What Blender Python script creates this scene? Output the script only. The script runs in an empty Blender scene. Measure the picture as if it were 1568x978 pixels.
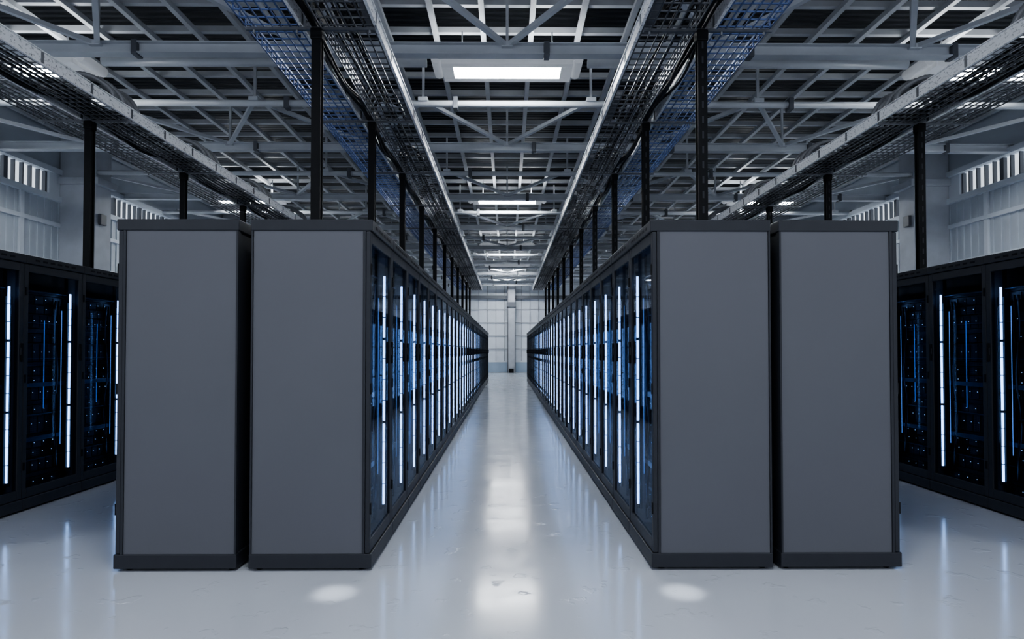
import bpy, bmesh, math, random
from mathutils import Vector, Matrix
random.seed(4)
S = bpy.context.scene
COL = S.collection

# ------------------------------------------------------------------ materials
def new_mat(name):
    m = bpy.data.materials.new(name); m.use_nodes = True
    nt = m.node_tree
    return m, nt, nt.nodes["Principled BSDF"]

def simple(name, col, rough=0.5, metal=0.0, noise=0.0, nscale=8.0, bump=0.0, spec=0.5, em=0.0):
    m, nt, b = new_mat(name)
    b.inputs["Roughness"].default_value = rough
    b.inputs["Metallic"].default_value = metal
    b.inputs["Specular IOR Level"].default_value = spec
    if em:
        b.inputs["Emission Color"].default_value = (.93,.97,1,1); b.inputs["Emission Strength"].default_value = em
    tc = nt.nodes.new("ShaderNodeTexCoord")
    n = nt.nodes.new("ShaderNodeTexNoise"); n.inputs["Scale"].default_value = nscale
    n.inputs["Detail"].default_value = 4
    nt.links.new(tc.outputs["Object"], n.inputs["Vector"])
    r = nt.nodes.new("ShaderNodeValToRGB")
    r.color_ramp.elements[0].position = 0.3; r.color_ramp.elements[1].position = 0.7
    r.color_ramp.elements[0].color = tuple(c*(1-noise) for c in col)+(1,)
    r.color_ramp.elements[1].color = tuple(min(1, c*(1+noise)) for c in col)+(1,)
    nt.links.new(n.outputs["Fac"], r.inputs["Fac"])
    nt.links.new(r.outputs["Color"], b.inputs["Base Color"])
    if bump > 0:
        bp = nt.nodes.new("ShaderNodeBump"); bp.inputs["Strength"].default_value = bump
        bp.inputs["Distance"].default_value = 0.01
        nt.links.new(n.outputs["Fac"], bp.inputs["Height"])
        nt.links.new(bp.outputs["Normal"], b.inputs["Normal"])
    return m

def emis(name, col, strength):
    m, nt, b = new_mat(name)
    b.inputs["Base Color"].default_value = col+(1,)
    b.inputs["Emission Color"].default_value = col+(1,)
    b.inputs["Emission Strength"].default_value = strength
    return m

M_panel = simple("rack_panel_grey", (0.112,0.117,0.135), 0.6, 0.0, 0.02, 1.5, 0.0, 0.35)
M_frame = simple("rack_frame_dark", (0.028,0.031,0.039), 0.45, 0.0, 0.06, 10, 0, .35)
M_black = simple("black_metal", (0.007,0.008,0.010), 0.5, 0.0, 0.1, 20, 0, .2)
M_cable = simple("cable_rubber_black", (0.010,0.010,0.012), 0.45, 0, 0.1, 20, 0, .3)
M_server = simple("server_face", (0.020,0.022,0.029), 0.35, 0.4, 0.2, 30)
M_bezel = simple("server_bezel", (0.10,0.14,0.22), 0.3, 0.4, 0.1, 10)
M_bar = simple("roof_steel_light", (0.56,0.58,0.61), 0.4, 0.0, 0.08, 3)
M_beam = simple("roof_beam_paint", (0.60,0.63,0.67), 0.4, 0.0, 0.08, 2)
M_wire = simple("tray_wire_zinc", (0.16,0.17,0.19), 0.35, 0.5, 0.15, 15)
M_wireblue = simple("tray_wire_blue", (0.11,0.16,0.33), 0.35, 0.2, 0.15, 15)
M_hose = simple("conduit_hose_grey", (0.26,0.27,0.29), 0.35, 0.2, 0.2, 15)
M_lampbody = simple("lamp_housing_white_glow", (0.75,0.77,0.80), 0.35, 0.0, 0.03, 3, em=0.12)  # white housing plus a faint added glow that brightens its unlit sides
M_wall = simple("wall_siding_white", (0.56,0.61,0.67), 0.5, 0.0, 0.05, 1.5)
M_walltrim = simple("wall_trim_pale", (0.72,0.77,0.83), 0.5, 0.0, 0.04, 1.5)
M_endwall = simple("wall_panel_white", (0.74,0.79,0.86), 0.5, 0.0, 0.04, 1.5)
M_dado = simple("wall_dado_blue", (0.38,0.48,0.60), 0.5, 0.0, 0.04, 1.5)
M_conc = simple("column_concrete", (0.46,0.49,0.54), 0.6, 0.0, 0.08, 3, 0.2)
M_mull = simple("window_mullion", (0.12,0.13,0.15), 0.5)
M_led = emis("led_strip_white", (0.36,0.60,1.0), 7.5)
M_reflline = emis("reflection_line_blue", (0.12,0.32,1.0), 0.4)  # blue reflection line inside the rack, put in as a dim glow
M_ledin = emis("led_strip_inner", (0.18,0.42,1.0), 0.8)
M_dot = emis("server_indicator", (0.40,0.65,1.0), 2.0)
M_lamp = emis("lamp_diffuser", (0.95,0.98,1.0), 60)
M_upfill = emis("added_upfill", (0.95,0.98,1.0), 16)  # glowing top panels, added to brighten roof deck and purlins
M_pane = emis("window_pane_daylight", (0.86,0.93,1.0), 0.85)

def perforated():
    m, nt, b = new_mat("server_vent_perforated")
    tc = nt.nodes.new("ShaderNodeTexCoord")
    v = nt.nodes.new("ShaderNodeTexVoronoi"); v.inputs["Scale"].default_value = 55
    v.inputs["Randomness"].default_value = 0.0
    nt.links.new(tc.outputs["Object"], v.inputs["Vector"])
    r = nt.nodes.new("ShaderNodeValToRGB")
    r.color_ramp.elements[0].position = 0.28; r.color_ramp.elements[0].color = (0.002,0.002,0.003,1)
    r.color_ramp.elements[1].position = 0.36; r.color_ramp.elements[1].color = (0.045,0.050,0.062,1)
    nt.links.new(v.outputs["Distance"], r.inputs["Fac"])
    nt.links.new(r.outputs["Color"], b.inputs["Base Color"])
    b.inputs["Roughness"].default_value = 0.4; b.inputs["Metallic"].default_value = 0.3
    return m
M_vent = perforated()

def glass():
    m = bpy.data.materials.new("door_glass_smoked"); m.use_nodes = True
    nt = m.node_tree; nt.nodes.clear()
    o = nt.nodes.new("ShaderNodeOutputMaterial")
    t = nt.nodes.new("ShaderNodeBsdfTransparent"); t.inputs["Color"].default_value = (0.72,0.76,0.84,1)
    g = nt.nodes.new("ShaderNodeBsdfGlossy"); g.inputs["Roughness"].default_value = 0.03
    g.inputs["Color"].default_value = (0.8,0.85,0.9,1)
    f = nt.nodes.new("ShaderNodeLayerWeight"); f.inputs["Blend"].default_value = 0.10
    mm = nt.nodes.new("ShaderNodeMath"); mm.operation='MINIMUM'; mm.inputs[1].default_value=.22
    nt.links.new(f.outputs["Fresnel"], mm.inputs[0])
    mx = nt.nodes.new("ShaderNodeMixShader")
    nt.links.new(mm.outputs[0], mx.inputs[0]); nt.links.new(t.outputs[0], mx.inputs[1])
    nt.links.new(g.outputs[0], mx.inputs[2]); nt.links.new(mx.outputs[0], o.inputs[0])
    return m
M_glass = glass()

def lip():
    m, nt, b = new_mat("tray_lip_galvanised")
    tc = nt.nodes.new("ShaderNodeTexCoord")
    mp = nt.nodes.new("ShaderNodeMapping"); mp.inputs["Scale"].default_value = (1,0.6,1)
    n = nt.nodes.new("ShaderNodeTexNoise"); n.inputs["Scale"].default_value = 45; n.inputs["Detail"].default_value = 6
    n.inputs["Roughness"].default_value = 0.75
    nt.links.new(tc.outputs["Object"], mp.inputs[0]); nt.links.new(mp.outputs[0], n.inputs["Vector"])
    r = nt.nodes.new("ShaderNodeValToRGB")
    r.color_ramp.elements[0].position = 0.36; r.color_ramp.elements[0].color = (0.14,0.15,0.17,1)
    r.color_ramp.elements[1].position = 0.46; r.color_ramp.elements[1].color = (0.95,0.96,0.98,1)
    nt.links.new(n.outputs["Fac"], r.inputs["Fac"]); nt.links.new(r.outputs["Color"], b.inputs["Base Color"])
    b.inputs["Roughness"].default_value = 0.4
    return m
M_lip = lip()

def floor_mat():
    m, nt, b = new_mat("floor_epoxy_pale")
    tc = nt.nodes.new("ShaderNodeTexCoord")
    n = nt.nodes.new("ShaderNodeTexNoise"); n.inputs["Scale"].default_value = 0.7; n.inputs["Detail"].default_value = 6
    nt.links.new(tc.outputs["Object"], n.inputs["Vector"])
    r = nt.nodes.new("ShaderNodeValToRGB")
    r.color_ramp.elements[0].position = 0.3; r.color_ramp.elements[0].color = (0.55,0.585,0.65,1)
    r.color_ramp.elements[1].position = 0.7; r.color_ramp.elements[1].color = (0.60,0.635,0.70,1)
    nt.links.new(n.outputs["Fac"], r.inputs["Fac"]); nt.links.new(r.outputs["Color"], b.inputs["Base Color"])
    n2 = nt.nodes.new("ShaderNodeTexNoise"); n2.inputs["Scale"].default_value = 3.2; n2.inputs["Detail"].default_value = 8
    n2.inputs["Roughness"].default_value = 0.65
    nt.links.new(tc.outputs["Object"], n2.inputs["Vector"])
    r2 = nt.nodes.new("ShaderNodeMapRange")
    r2.inputs["From Min"].default_value = 0.35; r2.inputs["From Max"].default_value = 0.75
    r2.inputs["To Min"].default_value = 0.10; r2.inputs["To Max"].default_value = 0.22
    nt.links.new(n2.outputs["Fac"], r2.inputs["Value"]); nt.links.new(r2.outputs[0], b.inputs["Roughness"])
    n3 = nt.nodes.new("ShaderNodeTexNoise"); n3.inputs["Scale"].default_value = 6; n3.inputs["Detail"].default_value = 9
    nt.links.new(tc.outputs["Object"], n3.inputs["Vector"])
    r3 = nt.nodes.new("ShaderNodeMapRange")
    r3.inputs["From Min"].default_value = 0.62; r3.inputs["From Max"].default_value = 0.66
    nt.links.new(n3.outputs["Fac"], r3.inputs["Value"])
    bp = nt.nodes.new("ShaderNodeBump"); bp.inputs["Strength"].default_value = 0.4; bp.inputs["Distance"].default_value = 0.004
    nt.links.new(r3.outputs[0], bp.inputs["Height"]); nt.links.new(bp.outputs[0], b.inputs["Normal"])
    b.inputs["Specular IOR Level"].default_value = 0.75
    return m
M_floor = floor_mat()

def deck_mat():
    m, nt, b = new_mat("roof_deck_dark")
    tc = nt.nodes.new("ShaderNodeTexCoord")
    w = nt.nodes.new("ShaderNodeTexWave"); w.inputs["Scale"].default_value = 2.2; w.bands_direction = 'Y'
    nt.links.new(tc.outputs["Object"], w.inputs["Vector"])
    bp = nt.nodes.new("ShaderNodeBump"); bp.inputs["Strength"].default_value = 0.6; bp.inputs["Distance"].default_value = 0.04
    nt.links.new(w.outputs["Fac"], bp.inputs["Height"]); nt.links.new(bp.outputs[0], b.inputs["Normal"])
    b.inputs["Base Color"].default_value = (0.026,0.029,0.034,1)
    b.inputs["Metallic"].default_value = 0.3; b.inputs["Roughness"].default_value = 0.35
    return m
M_deck = deck_mat()

# ------------------------------------------------------------------ mesh builder
class B:
    def __init__(s): s.bm = bmesh.new(); s.mats = []
    def mi(s, m):
        if m not in s.mats: s.mats.append(m)
        return s.mats.index(m)
    def box(s, x0,x1,y0,y1,z0,z1, m, bev=0):
        if x0>x1: x0,x1=x1,x0
        v=[s.bm.verts.new(p) for p in ((x0,y0,z0),(x1,y0,z0),(x1,y1,z0),(x0,y1,z0),(x0,y0,z1),(x1,y0,z1),(x1,y1,z1),(x0,y1,z1))]
        i=s.mi(m); fs=[]
        for q in ((0,3,2,1),(4,5,6,7),(0,1,5,4),(1,2,6,5),(2,3,7,6),(3,0,4,7)):
            f=s.bm.faces.new([v[k] for k in q]); f.material_index=i; fs.append(f)
        if bev:
            es=list({e for f in fs for e in f.edges})
            bmesh.ops.bevel(s.bm, geom=es, offset=bev, segments=2, affect='EDGES', profile=0.5, material=i)
    def beam(s, a, b, w, h, m):
        a=Vector(a); b=Vector(b); d=(b-a).normalized()
        up=Vector((0,0,1)) if abs(d.z)<0.95 else Vector((1,0,0))
        r=d.cross(up).normalized(); u=r.cross(d).normalized()
        i=s.mi(m); vs=[]
        for p in (a,b):
            for sx,sy in ((-1,-1),(1,-1),(1,1),(-1,1)):
                vs.append(s.bm.verts.new(p+r*sx*w/2+u*sy*h/2))
        for q in ((0,1,2,3),(7,6,5,4),(0,4,5,1),(1,5,6,2),(2,6,7,3),(3,7,4,0)):
            s.bm.faces.new([vs[k] for k in q]).material_index=i
    def tube(s, pts, r, m, n=8, rings=False, closed=True):
        i=s.mi(m); pts=[Vector(p) for p in pts]; prev=None; ref=None
        for k,p in enumerate(pts):
            d=(pts[min(k+1,len(pts)-1)]-pts[max(k-1,0)]).normalized()
            if ref is None:
                ref = d.cross(Vector((0,0,1)) if abs(d.z)<0.9 else Vector((1,0,0))).normalized()
            ref=(ref-d*ref.dot(d)).normalized(); u=d.cross(ref)
            rr = r*(1.0+0.22*(k%2)) if rings else r
            ring=[s.bm.verts.new(p+(ref*math.cos(2*math.pi*j/n)+u*math.sin(2*math.pi*j/n))*rr) for j in range(n)]
            if prev:
                for j in range(n):
                    f=s.bm.faces.new((prev[j],prev[(j+1)%n],ring[(j+1)%n],ring[j])); f.material_index=i; f.smooth=True
            else:
                s.bm.faces.new(ring[::-1]).material_index=i
            prev=ring
        s.bm.faces.new(prev).material_index=i
    def mesh(s, name):
        bmesh.ops.recalc_face_normals(s.bm, faces=s.bm.faces)
        me=bpy.data.meshes.new(name); s.bm.to_mesh(me); s.bm.free()
        for m in s.mats: me.materials.append(m)
        return me
def put(name, me, loc=(0,0,0), rot=None, parent=None):
    o=bpy.data.objects.new(name, me); o.location=loc
    if rot: o.rotation_euler=rot
    if parent: o.parent=parent
    COL.objects.link(o); return o

# ------------------------------------------------------------------ layout constants
D0=3.687; W=0.69; NR=34; H=2.2
YEND=38.0; XW=10.3
Y0=-3.0

# ------------------------------------------------------------------ server rack
def rack(s):
    b=B()
    def bx(x0,x1,y0,y1,z0,z1,m,bev=0): b.box(s*x0,s*x1,y0,y1,z0,z1,m,bev)
    bx(-.750,.012,.001,.689,.018,.108,M_frame,.006)
    for fx in (-.70,-.06):
        for fy in (.06,.63):
            b.tube([(s*fx,fy,0),(s*fx,fy,.02)],.022,M_black,10)
    bx(-.750,.012,.001,.689,2.128,2.2,M_frame,.006)
    for (ya,yb,yp,yq) in ((.008,.022,.002,.04),(.668,.682,.65,.688)):
        bx(-.733,-.048,ya,yb,.108,2.128,M_panel)
        bx(-.746,-.735,yp,yq,.108,2.128,M_frame)
        bx(-.046,-.030,yp,yq,.108,2.128,M_frame)
    bx(-.74,-.725,.02,.67,.108,2.128,M_frame)
    bx(-.028,.0,.003,.045,.112,2.124,M_frame,.004)
    bx(-.028,.0,.640,.687,.112,2.124,M_frame,.004)
    bx(-.028,.0,.045,.640,2.055,2.124,M_frame,.003)
    bx(-.028,.0,.045,.640,.112,.19,M_frame,.003)
    bx(-.012,-.010,.045,.640,.19,2.055,M_glass)
    for k in range(6):
        bx(0,.014,.10+k*.085,.15+k*.085,2.155,2.172,M_black)
    bx(.0,.016,.655,.672,1.28,1.44,M_black,.004)
    bx(.0,.010,.650,.677,1.34,1.40,M_frame,.003)
    for z in (.35,1.1,1.85): bx(-.004,.008,.006,.022,z,z+.07,M_black)
    # led light bar behind the glass
    bx(-.056,-.038,.545,.590,.24,1.83,M_black)
    bx(-.038,-.018,.578,.590,.24,1.83,M_black)
    z=.27; k=0
    while z<1.80:
        bx(-.038,-.024,.566,.574,z,z+(.128 if k%4==3 else .143),M_led); z+=.15; k+=1
    bx(-.060,-.056,.500,.504,.5,1.75,M_ledin)
    bx(-.088,-.084,.33,.336,.85,1.65,M_reflline)  # thin glowing line standing in for a reflection
    for y in (.065,.60):
        bx(-.11,-.095,y,y+.025,.15,2.08,M_black)
    z=.16; rnd=random.Random(7); k=0
    while z<2.02:
        h=(.086,.043,.13,.086,.086,.043,.17)[k%7]; k+=1
        if z+h>2.07: break
        fx=-.12+.02*rnd.random()
        m=M_vent if k%3 else M_server
        bx(-.66,fx,.092,.598,z,z+h-.006,m)
        bx(fx,fx+.012,.092,.12,z+.006,z+h-.012,M_server)
        bx(fx,fx+.012,.57,.598,z+.006,z+h-.012,M_server)
        nb=5 if h>.1 else (4 if h>.05 else 0)
        for j in range(nb):
            y=.13+j*.43/nb
            bx(fx,fx+.008,y,y+.43/nb-.012,z+.008,z+h-.016,M_vent if j%2 else M_server)
            bx(fx+.008,fx+.011,y+.012,y+.017,z+h*.5,z+h*.5+.004,M_dot)
        z+=h
    for zz in (.57,1.05):
        bx(-.10,-.072,.092,.598,zz,zz+.038,M_bezel,.003)
    for zz in (.40,.80,1.30,1.62,1.9):
        bx(-.10,-.085,.092,.598,zz,zz+.006,M_bezel)
    for j in range(4):
        pts=[(s*(-.078+.01*math.sin(j+t*.9)), .45+.012*j+.012*math.sin(t*.7+j*2), .3+t*.11) for t in range(15)]
        b.tube(pts,.006,M_bezel if j==1 else M_cable,5)
    return b.mesh("server_rack")
RP, RN = rack(1), rack(-1)
rows=[(-.858,RP),(-2.433,RN),(.916,RN),(2.466,RP),(-4.14,RP),(4.16,RN),(-5.71,RN),(5.73,RP)]
for x,me in rows:
    for k in range(NR):
        put("server_rack", me, (x, D0+W*k, 0))

# ------------------------------------------------------------------ support posts (bolted on the rack tops, bridging the pair)
def post():
    b=B(); w=.040; z0=2.201
    b.box(-.09,.09,-.06,.06,z0,z0+.012,M_black,.003)
    b.box(-w,w,-w,-w+.016,z0+.01,4.16,M_black); b.box(-w,w,w-.016,w,z0+.01,4.16,M_black)
    b.box(-w+.014,w-.014,-w+.014,w-.014,z0+.01,4.155,M_black)
    for k in range(14):
        z=2.3+k*.13
        b.box(-.008,.008,-w-.003,-w,z,z+.06,M_frame)
    b.box(-.50,.62,-.012,.012,4.155,4.18,M_wire)
    b.box(-.05,.05,-.05,.05,4.06,4.155,M_black,.008)
    for x in (-.45,.18,.55): b.tube([(x,0,4.13),(x,0,4.186)],.010,M_hose,6)
    return b.mesh("support_post")
PM=post()
runs=[(-1.645,1),(1.691,-1),(-5.07,1),(5.07,-1)]
NP=11
for x,s in runs:
    for k in range(NP):
        put("support_post", PM, (x, D0+2*W+2.07*k, 0), (0,0,0) if s<0 else (0,0,math.pi))

# ------------------------------------------------------------------ cable trays
def tray(width, wm, lipside, wires_step=.0766):
    b=B(); L=24.2; r=.0055; hgt=.11
    n=int(round(width/wires_step))
    for i in range(n+1):
        x=width*i/n; b.box(x-r,x+r,0,L,-r,r,wm)
    for xs in (0,width):
        for z in (.055,.11): b.box(xs-r,xs+r,0,L,z-r,z+r,wm)
    m=int(L/.115)
    for k in range(m+1):
        y=k*.115
        b.box(0,width,y-r,y+r,r,3*r,wm)
        b.box(-r,r,y-r,y+r,0,hgt,wm); b.box(width-r,width+r,y-r,y+r,0,hgt,wm)
    if lipside is not None:
        x=lipside; sg=-1 if x==0 else 1
        b.box(x+sg*.008,x+sg*.022,0,L,.0,.13,M_lip)
        b.box(x+sg*.008,x+sg*.034,0,L,.122,.134,M_lip)
        b.box(x+sg*.008,x+sg*.034,0,L,-.006,.006,M_lip)
        k=0
        while k<L:
            b.box(x+sg*.022,x+sg*.028,k,k+.03,.01,.12,M_wire); k+=.69
    return b.mesh("tray_basket")
TI_l=tray(.46,M_wire,.46); TI_r=tray(.46,M_wire,0)
TO_l=tray(.46,M_wireblue,.46); TO_r=tray(.46,M_wireblue,0)
ys=3.0; zt=4.195
def hoses(s, big, mat):
    b=B()
    for j in range(4):
        y=-.25+j*.15; R=.25 if big else .15
        pts=[]; N=44
        for t in range(N):
            a=math.pi*t/(N-1)
            pts.append((s*(.20+R*math.cos(a)), y+.14*math.cos(a)+.03*math.sin(3*a+j), .08+ (R*(1.05+.12*(j%2)))*math.sin(a)))
        b.tube(pts,.027 if big else .017,mat,9,rings=True)
    b.box(-.03,.03,-.3,.36,.04,.10,M_black,.006)
    b.box(s*.44-.03,s*.44+.03,-.42,.2,.03,.10,M_hose,.006)
    return b.mesh("flexible_conduit")
trays={0:[(TI_l,-1.165-.46),(TO_l,-1.81-.46)],1:[(TI_r,1.19),(TO_r,1.835)],
       2:[(TI_l,-4.60-.46),(TI_l,-5.21-.46)],3:[(TI_r,4.60),(TI_r,5.21)]}
for ri,(x,s) in enumerate(runs):
    root=put("cable_tray",None)
    for me,tx in trays[ri]: put("basket",me,(tx,ys,zt),parent=root)
    b=B(); rnd=random.Random(int(x*100))
    for j in range(5):
        ph=rnd.random()*6; x0=x-s*.075+rnd.uniform(-.03,.03)
        pts=[]; y=ys
        while y<27.2:
            t=((y-5.07)/2.07)*2*math.pi
            pts.append((x0+.025*math.sin(y*2.1+ph), y, 4.29-.05*(1-math.cos(t))-.02*math.sin(y*3.3+ph)+.02*j)); y+=.14
        b.tube(pts,.014+.004*(j%3),M_cable,6)
    put("cable_bundle", b.mesh("cable_bundle"),parent=root)
    b=B()
    for j in range(4):
        ph=rnd.random()*6; pts=[]; y=ys
        while y<27.2:
            pts.append((x+s*(.14+.05*j)+.02*math.sin(y*1.3+ph), y, zt+.035+.008*math.sin(y*2+ph))); y+=.25
        b.tube(pts,.012,M_cable,6)
    put("data_cables", b.mesh("data_cables"),parent=root)
    me=hoses(s, abs(x)>3, M_hose if abs(x)>3 else M_cable)
    for k in range(NP):
        put("conduit_loop", me, (x, D0+2*W+2.07*k-.12, 4.21),parent=root)

# ------------------------------------------------------------------ floor, walls
b=B(); b.box(-XW-.3,XW+.3,Y0,YEND+.3,-.2,0,M_floor); put("floor",b.mesh("floor"))
b=B()
b.box(-XW-.3,XW+.3,.4,YEND+.3,6.95,7.05,M_deck)
put("ceiling",b.mesh("ceiling"))

def sidewall(s,name):
    b=B(); X=s*XW
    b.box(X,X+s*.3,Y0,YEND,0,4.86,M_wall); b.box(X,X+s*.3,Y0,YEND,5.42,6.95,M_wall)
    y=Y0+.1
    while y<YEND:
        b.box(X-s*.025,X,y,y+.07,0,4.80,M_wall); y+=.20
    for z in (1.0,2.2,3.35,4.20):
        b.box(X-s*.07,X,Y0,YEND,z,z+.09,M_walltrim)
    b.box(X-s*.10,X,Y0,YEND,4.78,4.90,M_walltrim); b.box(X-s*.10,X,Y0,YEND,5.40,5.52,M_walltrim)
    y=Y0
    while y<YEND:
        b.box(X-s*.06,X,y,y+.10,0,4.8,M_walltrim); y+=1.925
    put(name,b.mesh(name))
sidewall(-1,"wall_left"); sidewall(1,"wall_right")
wn=1
for s in (-1,1):
    for k in range(-1,5):
        ya=13.9+7.7*(k-1)+.5; yb=ya+7.7-1.2
        if ya>YEND-2: continue
        yb=min(yb,YEND-.3)
        b=B(); X=s*XW
        b.box(X+s*.10,X+s*.14,ya,yb,4.9,5.40,M_pane)
        n=int((yb-ya)/.215)
        for i in range(n+1):
            y=ya+(yb-ya)*i/n; ww=.05 if i%5==0 else .014
            b.box(X+s*.02,X+s*.10,y-ww,y+ww,4.9,5.40,M_mull)
        b.box(X-s*.03,X+s*.12,ya-.5,ya,4.9,5.4,M_walltrim); b.box(X-s*.03,X+s*.12,yb,yb+.5,4.9,5.4,M_walltrim)
        put("window_%d"%wn,b.mesh("window")); wn+=1
    for k in range(-1,4):
        y=13.5+7.7*k
        if y>YEND-1: continue
        b=B(); X=s*XW
        b.box(s*9.45,s*(XW-.03),y,y+.55,0,6.3,M_conc,.02)
        b.box(s*9.35,s*(XW-.03),y-.06,y+.61,5.2,5.36,M_conc,.01)
        b.box(s*9.38,s*9.45,y+.1,y+.3,4.3,4.55,M_mull,.01)
        put("concrete_column",b.mesh("concrete_column"))
b=B()
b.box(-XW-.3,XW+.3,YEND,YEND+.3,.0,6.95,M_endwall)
b.box(-XW,XW,YEND-.04,YEND,.02,.66,M_dado)
b.box(-XW,XW,YEND-.07,YEND,.66,.74,M_walltrim)
x=-XW+.2
while x<XW: b.box(x,x+.05,YEND-.05,YEND,.74,6.9,M_conc); x+=.55
for z in (1.5,2.35,3.2,4.05,4.9): b.box(-XW,XW,YEND-.06,YEND,z,z+.05,M_conc)
b.box(-XW,XW,YEND-.3,YEND,4.75,4.95,M_mull)
put("wall_end",b.mesh("wall_end"))
b=B()
b.box(.05,.50,YEND-.6,YEND-.15,0,6.0,M_conc,.02)
b.box(.02,.07,YEND-.64,YEND-.1,0,6.0,M_mull); b.box(.48,.53,YEND-.64,YEND-.1,0,6.0,M_mull)
b.box(.0,.55,YEND-.7,YEND-.1,4.2,4.5,M_mull)
b.box(.12,.42,YEND-.75,YEND-.6,.0,.28,M_black,.02)
put("steel_column",b.mesh("steel_column"))

# ------------------------------------------------------------------ roof structure
b=B()
x=-10.125
while x<=10.2:
    b.box(x-.040,x+.040,1.0,YEND,6.33,6.41,M_bar); x+=.75
y=1.0
while y<YEND:
    b.box(-XW,XW,y-.040,y+.040,6.41,6.50,M_bar); y+=.75
put("roof_purlin_grid",b.mesh("roof_purlin_grid"))

def roofbeam(kind):
    b=B(); z=5.5
    if kind==0:
        b.box(-XW,XW,-.075,.075,z-.08,z-.065,M_beam); b.box(-XW,XW,-.075,.075,z+.065,z+.08,M_beam); b.box(-XW,XW,-.012,.012,z-.065,z+.065,M_beam)
    else:
        b.tube([(-XW,0,z),(XW,0,z)],.055,M_beam,14)
    for k in range(-3,4):
        x=k*2.8+ (1.4 if kind else 0)
        if abs(x)>9.8: continue
        b.box(x-.02,x+.02,-.02,.02,z+.05,6.33,M_bar)
        b.box(x-.08,x+.08,-.085,.085,z+.02,z+.09,M_beam,.01)
        b.box(x+.5,x+.58,-.08,.08,z-.10,z+.10,M_mull,.01)
    return b.mesh("roof_beam")
RB=[roofbeam(0),roofbeam(1)]
brace=B(); 
for k in range(-1,8):
    ya=8.0+3.85*k; yb=ya+1.75
    if ya<YEND-.4: put("roof_beam",RB[0],(0,ya,0))
    if yb<YEND-.4: put("roof_beam",RB[1],(0,yb,0))
    yc=ya+3.85
    if yc<YEND:
        for j in range(-4,4):
            xn=1.4+2.8*j
            if abs(xn)>XW-.3: continue
            for xf in (xn-1.4,xn+1.4):
                if abs(xf)<XW: brace.beam((xn,yb,5.56),(xf,yc,5.56),.065,.06,M_beam)
put("roof_bracing",brace.mesh("roof_bracing"))
b=B()
for x in (-8.4,-3.1,3.1,8.4):
    b.tube([(x,1,5.72),(x,YEND,5.72)],.03,M_bar,8)
put("roof_conduit",b.mesh("roof_conduit"))

# ------------------------------------------------------------------ lamps
def lamp():
    b=B()
    b.box(-1.04,1.04,-.30,.30,.03,.16,M_lampbody,.03)
    b.tube([(-1.08,-.26,.06),(-1.08,.26,.06)],.08,M_lampbody,12)
    b.tube([(1.08,-.26,.06),(1.08,.26,.06)],.08,M_lampbody,12)
    b.box(-1.0,1.0,-.30,-.18,-.05,.06,M_lampbody,.008); b.box(-1.0,1.0,.18,.30,-.05,.06,M_lampbody,.008)
    b.box(-1.0,-.82,-.18,.18,-.05,.06,M_lampbody,.008); b.box(.82,1.0,-.18,.18,-.05,.06,M_lampbody,.008)
    b.box(-.82,.82,-.18,.18,-.040,.028,M_lamp)
    b.box(-.9,-.4,-.2,.2,.162,.172,M_upfill); b.box(.4,.9,-.2,.2,.162,.172,M_upfill)
    for x in (-.7,.7): b.tube([(x,0,.16),(x,0,.60)],.012,M_bar,6)
    b.box(-.35,.35,-.10,.10,.16,.24,M_lampbody,.01)
    return b.mesh("ceiling_lamp")
LM=lamp()
LY=[1.1,9.06,17.0,24.7,30.2,35.6]
for y in LY:
    for x in (-7.5,0,7.5):
        put("ceiling_lamp",LM,(x,y,5.74))
b=B()
for y in LY[1:]:
    for xa,xb in ((-6.25,-1.25),(1.25,6.25)):
        b.tube([(xa,y,5.85),(xb,y,5.85)],.07,M_beam,12)
put("lamp_conduit",b.mesh("lamp_conduit"))

for x in (-.98,1.0):  # narrow spots without a fixture, added for bright pools on the floor
    l=bpy.data.lights.new("added_spot",'SPOT'); l.energy=1000; l.spot_size=math.radians(3.2); l.spot_blend=1; l.color=(.93,.97,1); l.shadow_soft_size=.03
    o=bpy.data.objects.new("added_floor_spot",l); o.location=(x,3.36,5.4); COL.objects.link(o)

# ------------------------------------------------------------------ world
w=bpy.data.worlds.new("World"); S.world=w; w.use_nodes=True
bg=w.node_tree.nodes["Background"]; bg.inputs[0].default_value=(.75,.80,.90,1); bg.inputs[1].default_value=.85

# ------------------------------------------------------------------ camera
cd=bpy.data.cameras.new("camera"); cam=bpy.data.objects.new("camera",cd); COL.objects.link(cam)
cam.location=(0,0,1.37)
cam.rotation_euler=(math.radians(90+1.03),0,math.radians(-.474))
cd.sensor_width=36; cd.sensor_fit='HORIZONTAL'; cd.lens=20.66; cd.shift_y=.0207
cd.clip_start=.05; cd.clip_end=200
S.camera=cam
S.view_settings.view_transform='AgX'
try: S.view_settings.look='AgX - Medium High Contrast'
except: pass
S.view_settings.exposure=0.12
